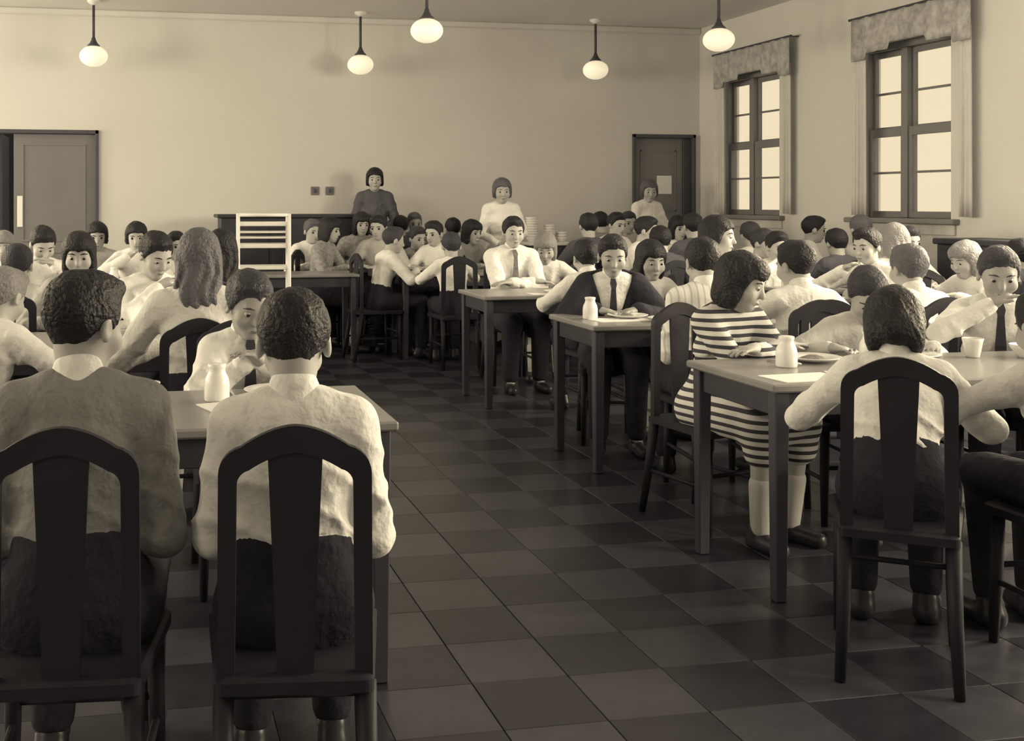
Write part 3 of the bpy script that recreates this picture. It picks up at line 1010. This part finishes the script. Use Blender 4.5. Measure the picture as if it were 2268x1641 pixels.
# ------------------------------------------------------------------ chairs: arched back, broad splat
def chair_proto():
    root = empty('dining_chair')
    def arch(x0, zc, zt, r, n=6, m=8):
        """rounded shoulder then a shallow rise to the middle"""
        pts = []
        for i in range(n + 1):
            a = math.pi - i / n * math.pi / 2 * .86
            pts.append((-x0 + r + r * math.cos(a), zc + r * math.sin(a)))
        xs, zs = pts[-1]
        for i in range(1, m + 1):
            t = i / m
            pts.append((xs * (1 - t), zs + (zt - zs) * (1 - (1 - t) ** 1.8)))
        return pts + [(-x, z) for x, z in pts[-2::-1]]
    out = arch(.150, .82, .915, .055)
    inn = arch(.114, .80, .862, .03)
    bm = bmesh.new()
    add_prism(bm, out + inn[::-1], -.011, .011)
    o = bm_obj('crest_rail', bm, 'chair_wood', root); o.location = (0, -.192, 0)
    for s in (-1, 1):
        bm = bmesh.new()
        add_prism(bm, [(s * .150, .82), (s * .114, .80), (s * .118, .41), (s * .152, .41)], -.011, .011)
        o = bm_obj('back_post', bm, 'chair_wood', root); o.location = (0, -.192, 0)
        bm = bmesh.new()
        add_tube(bm, [(s * .139, -.192, .412), (s * .142, -.225, .2), (s * .150, -.262, .001)], [.021, .019, .015], 8)
        bm_obj('leg', bm, 'chair_wood', root, True)
        bm = bmesh.new()
        add_tube(bm, [(s * .155, .145, .40), (s * .158, .150, .2), (s * .162, .158, .001)], [.019, .019, .014], 8)
        bm_obj('leg', bm, 'chair_wood', root, True)
        bm = bmesh.new(); add_tube(bm, [(s * .142, -.228, .19), (s * .158, .150, .19)], .009, 6)
        bm_obj('stretcher', bm, 'chair_wood', root, True)
    bm = bmesh.new(); add_prism(bm, [(-.036, .425), (.036, .425), (.040, .55), (.054, .865), (.054, .885), (-.054, .885), (-.054, .865), (-.040, .55)], -.006, .006)
    o = bm_obj('splat', bm, 'chair_wood', root); o.location = (0, -.192, 0)
    bm = bmesh.new()
    ol = []
    for cx, cy, a0, r in ((.155, .15, 0, .035), (-.155, .15, 90, .035), (-.135, -.205, 180, .02), (.135, -.205, 270, .02)):
        for q in range(5):
            a = math.radians(a0 + q * 22.5)
            ol.append((cx + r * math.cos(a), cy + r * math.sin(a)))
    a = [bm.verts.new((x, y, .400)) for x, y in ol]; b = [bm.verts.new((x, y, .424)) for x, y in ol]; c = [bm.verts.new((x * .94, y * .94, .430)) for x, y in ol]
    n = len(ol)
    bm.faces.new(a[::-1]); bm.faces.new(c)
    for p, q in ((a, b), (b, c)):
        for i in range(n):
            bm.faces.new((p[i], p[(i + 1) % n], q[(i + 1) % n], q[i]))
    bm_obj('seat', bm, 'chair_wood', root)
    bm = bmesh.new(); add_tube(bm, [(-.158, .150, .24), (.158, .150, .24)], .009, 6)
    bm_obj('stretcher', bm, 'chair_wood', root, True)
    return root
CH0 = chair_proto()
chair_used = [False]
def chair(x, y, phi, label):
    o = CH0 if not chair_used[0] else copy_tree(CH0)
    chair_used[0] = True
    o.location = (x, y, 0); o.rotation_euler = (0, 0, -phi)
    tag(o, label, 'chair', 'arched-back dining chairs')
    return o

# ------------------------------------------------------------------ tableware
def lathe_mesh(name, prof, m, n=20):
    bm = bmesh.new(); add_lathe(bm, prof, n)
    me = bpy.data.meshes.new(name); bm.to_mesh(me); bm.free()
    me.polygons.foreach_set('use_smooth', [True] * len(me.polygons))
    me.materials.append(MATS[m]); return me
ME_PLATE = lathe_mesh('plate', [(0, .004), (.06, .004), (.07, .008), (.105, .018), (.108, .021), (.104, .022), (.07, .013), (.06, .010), (0, .010)], 'china', 24)
ME_FOOD = lathe_mesh('meal', [(0, .030), (.018, .028), (.040, .019), (.052, .0105), (0, .0102)], 'food', 12)
ME_BOTTLE = lathe_mesh('bottle_glass', [(0, 0), (.036, 0), (.039, .006), (.039, .052), (.036, .070), (.027, .088), (.025, .100), (.028, .104), (.028, .113), (.023, .115), (0, .115)], 'milk_glass', 18)
ME_CUP = lathe_mesh('cup', [(0, 0), (.024, 0), (.026, .006), (.036, .06), (.040, .075), (.038, .076), (.033, .06), (.022, .010), (0, .010)], 'china', 18)
ME_BOWL = lathe_mesh('bowl', [(0, 0), (.03, 0), (.033, .008), (.058, .035), (.066, .052), (.062, .052), (.054, .036), (.028, .012), (0, .011)], 'china', 20)
def thing(name, me, loc, label, cat, group, rz=0):
    o = bpy.data.objects.new(name, me); C.objects.link(o)
    o.location = loc; o.rotation_euler = (0, 0, rz)
    return tag(o, label, cat, group)
def spoon(loc, rz, label):
    root = empty('spoon', loc, rz)
    bm = bmesh.new(); add_tube(bm, [(0, -.07, .004), (0, 0, .008), (0, .05, .006)], [.005, .0035, .004], 6)
    bm_obj('spoon_handle', bm, 'steel', root, True)
    bm = bmesh.new(); bmesh.ops.create_icosphere(bm, subdivisions=2, radius=1, matrix=Matrix.Translation((0, .07, .007)) @ Matrix.Diagonal((.016, .024, .005, 1)))
    bm_obj('spoon_bowl', bm, 'steel', root, True)
    tag(root, label, 'spoon', 'spoons')
def on_table(x, y, m=.10):
    for x0, y0, x1, y1 in TABLES:
        if x0 + m < x < x1 - m and y0 + m < y < y1 - m: return (x0, y0, x1, y1)
    return None

# ------------------------------------------------------------------ people
SHORT = {}
PEOPLE = []
def P(who, label, *a, seat=True, ware='plate', **kw):
    p = person(label, *a, **kw)
    p['who'] = who; p['ware'] = ware
    PEOPLE.append(p)
    x, y = p['loc'][0], p['loc'][1]
    if not p['stand'] and seat:
        chair(x - math.sin(p['phi']) * .0, y - math.cos(p['phi']) * .0, p['phi'], 'dark wooden arched-back chair under ' + who)
    return p
W, G = 'cloth_white', 'cloth_grey'
AW, TO = -9, 170          # facing down the hall / facing the camera

# --- left of the aisle
P('the grey-sweater person', 'person in grey sweater with white collar, back turned, head turned right', 185, 600, 1000, -6, lod=0, shirt='cloth_grey',
  collar='cloth_white', lean=9, pitch=14, hyaw=34, arms='hang', ware='bowl')
P('the white-shirted person nearest the aisle', 'person in white shirt, back turned, in the chair nearest the aisle corner', 650, 640, 1000, -4, lod=0,
  collar=W, lean=7, pitch=22, arms='hang', ware='plate')
P('the person with clasped hands', 'person in white shirt and dark tie with hands clasped at the front left table', 552, 598, 640, 166, lod=0, hairm='hair_brown',
  collar=W, tie='tie_dark', lean=10, pitch=24, hyaw=-12, arms='clasp', skin='skin_mid', ware='bottle')
P('the long-haired person in white', 'person with shoulder-length brown hair and white blouse, back turned, second row', 440, 508, 548, AW, lod=1, hair='long',
  hairm='hair_mid', shirt='cloth_cream', lean=8, pitch=10, arms='table', legs='skirt', lmat='cloth_dark')
P('the leaning person in white', 'person in white shirt leaning over, facing right, beside the brown long hair', 345, 512, 442, 140, lod=1,
  lean=14, pitch=28, arms='eat', ware='bowl')
P('the dark-bobbed person', 'person with dark bobbed hair facing the camera above the grey sweater', 175, 515, 425, TO, lod=1, hair='bob',
  shirt='cloth_pale', lean=8, pitch=12, arms='table', legs='skirt', lmat='cloth_dusk')
P('the person with long black hair', 'person with long black hair in grey, back turned, beside the white cart', 490, 508, 392, AW, lod=1, hair='long',
  shirt='cloth_dusk', lean=8, pitch=6, legs='skirt')
P('the fair person at the left edge', 'person with fair hair and white shirt hunched at the left edge of the picture', 8, 592, 560, 20, lod=1,
  hairm='hair_fair', lean=24, pitch=26, arms='wide')
P('the bowed person in the third row', 'person in white with dark hair bowed over the third-row table, far left', 95, 500, 340, 150, lod=1,
  lean=12, pitch=34, arms='eat2')
P('the back-turned person at far left', 'person with cropped brown hair and white shirt, back turned, third row far left', 38, 540, 415, AW, lod=1,
  hairm='hair_brown', lean=22, pitch=20)
P('the grey-topped person under the door edge', 'person in grey top facing the camera below the right edge of the double door', 215, 492, 270, 165, lod=2,
  hair='waved', shirt='cloth_pale', legs='skirt')
P('the curly dark person in white', 'person in white with curly dark hair facing the camera, fourth row left', 302, 492, 276, TO, lod=2, hair='waved', arms='eat')
P('the pale-haired person', 'person with pale hair and white clothes far back at the left edge', 8, 512, 279, TO, lod=2, hairm='hair_fair', hair='bob', legs='skirt')
P('the fourth-row person left of the cart', 'person in white shirt with dark hair, fourth row, just left of the long brown hair', 390, 512, 268, 150, lod=2)

# --- standing adults
P('', 'person standing in dark short-sleeved dress with dark waved hair before the back wall', 830, 372, 211, 178, hair='waved', shirt='cloth_dusk', lmat='cloth_dusk',
  stand=True, legs='dress', lean=0, pitch=4, arms='front', lod=1, ware=None, group='standing people')
P('', 'person standing in pale white dress with light curled hair before the blank wall', 1112, 395, 230, 178, hair='waved', hairm='hair_mid', shirt=W, lmat=W,
  stand=True, legs='dress', lean=4, pitch=8, arms='front', lod=1, ware=None, group='standing people')
P('', 'person standing in white dress in front of the corner door', 1438, 398, 203, 160, hair='waved', hairm='hair_mid', shirt=W, lmat=W,
  stand=True, legs='dress', lean=2, pitch=12, hyaw=20, arms='front', lod=1, ware=None, group='standing people')

# --- far middle
P('the pale-shirted person by the counter', 'person in pale shirt with fair brown hair right of the white cart', 692, 485, 231, 150, hairm='hair_mid', shirt=W, lod=2)
P('the side-facing person by the counter', 'person in print top with dark hair facing right at the counter table', 731, 481, 240, 110, shirt='cloth_print', lod=2, hair='bob', legs='skirt')
P('the dark head below the standing dark dress', 'person with large dark bob directly below the standing dark dress, left one', 801, 470, 224, 165, hair='bob', shirt='cloth_print', lod=2, legs='skirt')
P('the second head below the standing dark dress', 'person with short dark hair directly below the standing dark dress, right one', 838, 476, 237, 200, shirt='cloth_pale', lod=2)
P('the small dark far head', 'person with small round dark head, first right of the standing dark dress', 887, 477, 212, AW, shirt='cloth_dusk', lod=2)
P('the small light far head', 'person with lighter brown hair in grey, second right of the standing dark dress', 918, 470, 208, TO, hairm='hair_mid', shirt=G, lod=2)
P('the back by the aisle table', 'person in white shirt, back turned, left side of the fourth-row right table', 872, 502, 254, 70, hairm='hair_brown', lod=2, lean=14)
P('the second back by the aisle table', 'person in print top with brown hair behind the aisle-end table', 925, 501, 232, 150, hairm='hair_brown', shirt='cloth_print', lod=2)
P('the left-turned white shirt', 'person in white shirt with dark hair turned left, left of the aisle chair', 961, 489, 240, 215, lod=2, arms='table')
P('the dark head behind the aisle chair', 'person with dark hair in dark clothes seen just above the aisle chair', 1003, 482, 217, AW, shirt='cloth_dusk', lod=2)
P('the right-turned grey person', 'person in grey with dark hair turned right, beside the aisle chair', 1046, 487, 234, 140, hair='bob', shirt=G, lod=2, legs='skirt')
P('the aisle-chair person', 'person in white shirt, back turned, in the fully visible aisle chair', 999, 514, 264, AW, lod=2, shirt=W, hairm='hair_brown', lean=8, ware='plate')
P('the patterned-tie person', 'person facing the camera in white shirt and patterned tie, centre of the hall', 1137, 479, 298, 172, lod=1, collar=W, tie='tie_print',
  lean=6, pitch=10, arms='cross', ware='plate')
P('the fair person beside the patterned tie', 'person in white with fair hair leaning right of the patterned tie', 1208, 516, 286, 190, lod=1, hair='bob', hairm='hair_fair',
  shirt=W, lean=16, pitch=26, arms='wide', legs='skirt', ware='bowl')
P('the dark-headed far person in grey suit', 'person in dark grey with dark hair, back turned, left of corner door, front one', 1303, 466, 252, AW, shirt='cloth_dusk', lod=2)
P('the far dark head beside the grey suit', 'person with small dark head just right of the dark grey back', 1329, 468, 217, AW, shirt=G, lod=2)
P('the first far person by the door frame', 'person in white with dark hair at the left edge of the corner door', 1366, 470, 232, 150, lod=2)
P('the second far person by the door frame', 'person with brown hair in pale top beneath the corner door', 1392, 466, 211, TO, hairm='hair_brown', shirt='cloth_pale', lod=2)
P('the white person under the door', 'person in white with dark side-parted hair below the standing white dress', 1432, 479, 268, 115, lod=2)
P('the dark-backed person under the door', 'person in dark top with dark hair, back turned, below the door window', 1462, 500, 282, AW, shirt='cloth_dusk', lod=2)
P('the far white blouse by the corner', 'person in white blouse with dark hair at the right door jamb', 1503, 478, 232, 165, shirt=W, hair='bob', lod=2, legs='skirt')
P('the far dark head by the corner', 'person with dark hair in dark top right of the corner door', 1534, 466, 258, AW, shirt='cloth_dusk', lod=2)

# --- right of the aisle, middle rows
P('the person in the dark suit', 'person in dark suit jacket, white collar and tie, facing camera across table', 1357, 519, 398, 186, lod=1, collar=W, tie='tie_dark', jacket='cloth_dark',
  lean=12, pitch=18, arms='table', skin='skin_mid', ware='plate')
P('the back of head left of the suit', 'person with cropped dark hair and white shirt, back turned, left of the dark suit', 1297, 530, 346, AW, lod=1, lean=10, pitch=10, collar=W)
P('the bobbed person in white blouse', 'person with dark bob and fringe in white blouse, facing camera behind milk bottle', 1442, 533, 374, TO, lod=1, hair='bob', collar=W,
  shirt=W, lean=12, pitch=14, arms='table', legs='skirt', ware='bottle', skin='skin_mid')
P('the back-turned person in pinstripe', 'person in fine-striped white shirt, back turned, dark hair, aisle end of second row', 1556, 526, 462, -2, lod=0, shirt='cloth_pinstripe', collar=W,
  lean=8, pitch=14, arms='hang')
P('the tall dark-haired person behind pinstripe', 'person with thick dark hair facing right, tallest head in the right rows', 1590, 474, 372, 118, lod=1, hair='waved', lean=4, pitch=6, ware='plate')
P('the striped-sweater person', 'person in horizontally striped sweater with dark bob, leaning on the front right table', 1642, 560, 542, 154, lod=0, hair='bob', shirt='cloth_striped',
  lean=16, pitch=20, hyaw=-30, arms='cross', legs='skirt', lmat='cloth_striped', ware='plate')
P('the white back beside the striped sweater', 'person in plain white shirt, back turned, right of the striped sweater', 1762, 533, 462, -6, lod=0, collar=W,
  lean=12, pitch=14, hyaw=-18, arms='wide')
P('the bowed head in the nearest right chair', 'person in white shirt bowed forward in the nearest right-hand chair, back turned', 1980, 640, 690, 24, lod=0, hair='bob', lean=32, pitch=48, arms='table', ware='plate', collar=W)
P('the brown-haired white back', 'person in white shirt with brown hair, back turned, behind the bowed head', 2012, 541, 455, AW, lod=1, hairm='hair_mid', lean=8, pitch=10, collar=W)
P('the tilted brown head', 'person with dark brown hair tilted down, facing camera, left of the bowed head', 1922, 590, 535, 176, lod=1, hairm='hair_brown', lean=22, pitch=40, hyaw=14, arms='wide', shirt='cloth_cream')
P('the tie wearer at the right edge', 'person in white shirt and dark tie facing left at the right edge', 2212, 545, 522, 200, lod=0, hairm='hair_brown', collar=W, tie='tie_dark', lean=8, pitch=20,
  arms='eat', skin='skin_mid', ware='bowl')
P('the fair bob by the dark cabinet', 'person with fair bobbed hair in white, facing left before the dark cabinet', 2138, 535, 345, 250, lod=1, hair='bob', hairm='hair_fair', lean=10, pitch=18, legs='skirt', arms='table')
P('the cropped-off person in pale shirt', 'person in pale shirt cut off by the right border, back turned', 2318, 640, 720, -6, lod=0, shirt='cloth_cream', lean=14, pitch=16, arms='wide', collar=W)
P('the round head under the far window', 'person with small round brown head below the far window, left one', 1661, 491, 262, AW, hairm='hair_brown', shirt='cloth_cream', lod=2)
P('the second head under the far window', 'person with brown hair in white below the far window, middle one', 1690, 506, 280, 140, hairm='hair_brown', lod=2)
P('the smiling face under the far window', 'person in white with dark hair facing the camera below the far window', 1722, 512, 295, TO, lod=1, arms='eat')
P('the dark head between the windows', 'person with dark hair in white shirt between the two windows, taller one', 1803, 478, 256, 100, lod=2, shirt=W)
P('the dark back between the windows', 'person in dark top between the two windows, right of the taller head', 1852, 506, 280, AW, shirt='cloth_dusk', lod=2)
P('the grey-topped head at the second window', 'person with mid-brown hair at the left edge of the second window', 1906, 476, 274, AW, hairm='hair_mid', shirt='cloth_pale', lod=2)
P('the left-facing white shirt at the second window', 'person in white with dark hair facing left, below the second window left jamb', 1920, 504, 350, 240, lod=1, arms='eat')
P('the long fair hair under the second window', 'person with long fair hair, back turned, below the second window', 1978, 495, 322, AW, hair='long', hairm='hair_fair', shirt='cloth_pale', lod=2, legs='skirt')
P('the brown head under the second window', 'person with brown hair in white below the middle of the second window', 2012, 500, 303, 170, hairm='hair_brown', lod=2)
P('the dark head at the right border', 'person with dark hair in front of the dark cabinet at the right border', 2262, 528, 330, AW, shirt='cloth_dusk', lod=1)

# ------------------------------------------------------------------ meals on the tables
for n, p in enumerate(PEOPLE):
    if p['stand'] or not p['ware']: continue
    x, y, ph = p['loc'][0], p['loc'][1], p['phi']
    def pt(f, r): return x + math.sin(ph) * f + math.cos(ph) * r, y + math.cos(ph) * f - math.sin(ph) * r
    who = p['who']
    for f in (.46, .42, .5, .38):
        c = pt(f, -.04)
        if on_table(*c, m=.112): break
    else:
        continue
    if p['ware'] == 'bowl':
        o = thing('bowl', ME_BOWL, (c[0], c[1], .7405), 'white bowl set before ' + who, 'bowl', 'bowls')
    else:
        root = thing('plate', ME_PLATE, (c[0], c[1], .7405), 'white dinner plate with a meal before ' + who, 'plate', 'dinner plates')
        o = bpy.data.objects.new('meal', ME_FOOD); C.objects.link(o); o.parent = root; o.scale = (1.1, .8, .9); o.rotation_euler[2] = n
    c2 = pt(f + .06, .16)
    if on_table(*c2, m=.04):
        if n % 3 != 1 or p['ware'] == 'bottle':
            r_ = thing('milk_bottle', ME_BOTTLE, (c2[0], c2[1], .7405), 'small white milk bottle beside ' + who, 'bottle', 'milk bottles')
        else:
            thing('cup', ME_CUP, (c2[0], c2[1], .7405), 'white cup beside ' + who, 'cup', 'cups')
    c3 = pt(f - .02, .10)
    if n % 2 == 0 and on_table(*c3, m=.09) and math.hypot(c3[0] - c[0], c3[1] - c[1]) > .125:
        spoon((c3[0], c3[1], .741), -ph, 'metal spoon beside the plate of ' + who)

def paper_sheet(x, y, w, d, rz, label):
    o = box('paper_napkin', (-w / 2, -d / 2, 0), (w / 2, d / 2, .003), 'paper')
    o.location = (x, y, .7405); o.rotation_euler[2] = rz
    tag(o, label, 'napkin', 'paper napkins')
paper_sheet(.57, 3.50, .13, .20, .12, 'white paper napkin at the aisle corner of the nearest left table')
thing('cup', ME_CUP, (.02, 3.42, .7405), 'white cup standing left of the clasped hands', 'cup', 'cups')
paper_sheet(.28, 3.40, .20, .13, .3, 'white paper napkin under the clasped hands')
paper_sheet(2.27, 3.56, .26, .16, .1, 'white paper napkin beside the striped sweater')
paper_sheet(2.50, 3.60, .18, .13, -.2, 'folded white napkin left of the nearest right chair back')
paper_sheet(2.45, 5.50, .30, .18, .1, 'white paper sheet under the plate facing the dark suit')
paper_sheet(2.70, 7.16, .30, .16, .0, 'white paper sheet in front of the patterned tie')
paper_sheet(2.32, 9.62, .22, .28, .2, 'white paper sheet on the fourth-row aisle corner')

# ------------------------------------------------------------------ white tray cart in the aisle
def cart():
    x, y = place(583, 300)
    root = empty('tray_cart', (x, y, 0), -YAW + .12)
    w, d, H = .185, .14, 1.27
    for sx in (-1, 1):
        for sy in (-1, 1):
            bm = bmesh.new(); add_tube(bm, [(sx * w, sy * d, .07), (sx * w, sy * d, H)], .0125, 8)
            bm_obj('post', bm, 'white_metal', root, True)
            bm = bmesh.new(); add_tube(bm, [(sx * w - .012, sy * d, .036), (sx * w + .012, sy * d, .036)], .035, 12)
            bm_obj('caster', bm, 'rod_metal', root, True)
    for sy in (-1, 1):
        bm = bmesh.new(); add_tube(bm, [(-w, sy * d, H - .01), (w, sy * d, H - .01)], .011, 8); bm_obj('top_rail', bm, 'white_metal', root, True)
        bm = bmesh.new(); add_tube(bm, [(sy * w, -d, H - .01), (sy * w, d, H - .01)], .011, 8); bm_obj('top_rail', bm, 'white_metal', root, True)
    for z, t in ((1.195, .03), (1.135, .012), (1.095, .012), (1.035, .03), (.875, .024), (.60, .02), (.30, .02)):
        box('shelf', (-w + .005, -d + .005, z - t / 2), (w - .005, d - .005, z + t / 2), 'white_metal', root, .004)
    tag(root, 'white metal tray cart with open shelves standing at the aisle', 'cart')
    return x, y
cart()
# serving counter along the back wall
def counter():
    root = empty('serving_counter', (1.50, 11.35, 0))
    box('counter_body', (-.72, -.22, .0), (.72, .25, 1.20), 'counter_dark', root, .004)
    box('counter_top', (-.76, -.25, 1.201), (.76, .28, 1.235), 'counter_dark', root, .006)
    for k in range(3):
        box('front_panel', (-.66 + k * .45, -.228, .12), (-.25 + k * .45, -.2205, 1.10), 'counter_dark', root, .002)
    tag(root, 'dark serving counter against the back wall behind the white cart', 'counter')
counter()
# serving stand with stacked white dishes, right of the standing pale dress
ORD = ['first', 'second', 'third', 'fourth', 'fifth', 'sixth', 'seventh', 'eighth', 'ninth']
def dish_stand():
    x, y = place(1212, 212)
    root = empty('serving_stand', (x, y, 0), 0)
    box('stand_top', (-.26, -.2, .91), (.26, .2, .94), 'white_metal', root, .004)
    box('stand_body', (-.23, -.17, .05), (.23, .17, .909), 'counter_dark', root, .004)
    for sx in (-1, 1):
        for sy in (-1, 1):
            box('foot', (sx * .19 - .02, sy * .13 - .02, .001), (sx * .19 + .02, sy * .13 + .02, .05), 'rod_metal', root)
    tag(root, 'dark serving stand with pale top below the blank back wall', 'stand')
    for k, (dx, n) in enumerate(((-.17, 9), (.03, 6), (.17, 3))):
        for i in range(n):
            thing('stacked_bowl', ME_BOWL, (x + dx, y + .02 * k, .9405 + i * .026), 'white bowl, %s from the bottom of the %s stack on the serving stand' % (ORD[i], ('tall', 'middle', 'short')[k]), 'bowl', '%s stack of serving bowls' % ('tall', 'middle', 'short')[k])
dish_stand()
# dark low cabinet under the near window
root = empty('low_cabinet', (6.08, 6.45, 0))
box('cabinet_body', (-.2, -1.15, .06), (.215, 1.05, 1.04), 'counter_dark', root, .004)
box('cabinet_top', (-.22, -1.18, 1.041), (.215, 1.08, 1.085), 'counter_dark', root, .008)
box('plinth', (-.17, -1.12, .001), (.215, 1.02, .059), 'counter_dark', root)
for k in range(4):
    d_ = box('cabinet_door', (-.212, -1.13 + k * .545, .10), (-.2005, -.605 + k * .545, 1.0), 'counter_dark', root, .003)
    bm = bmesh.new(); bmesh.ops.create_icosphere(bm, subdivisions=2, radius=.014, matrix=Matrix.Translation((-.226, -.67 + k * .545, .62)))
    bm_obj('knob', bm, 'steel', d_, True)
tag(root, 'dark low cabinet along the window wall at the right border', 'cabinet')
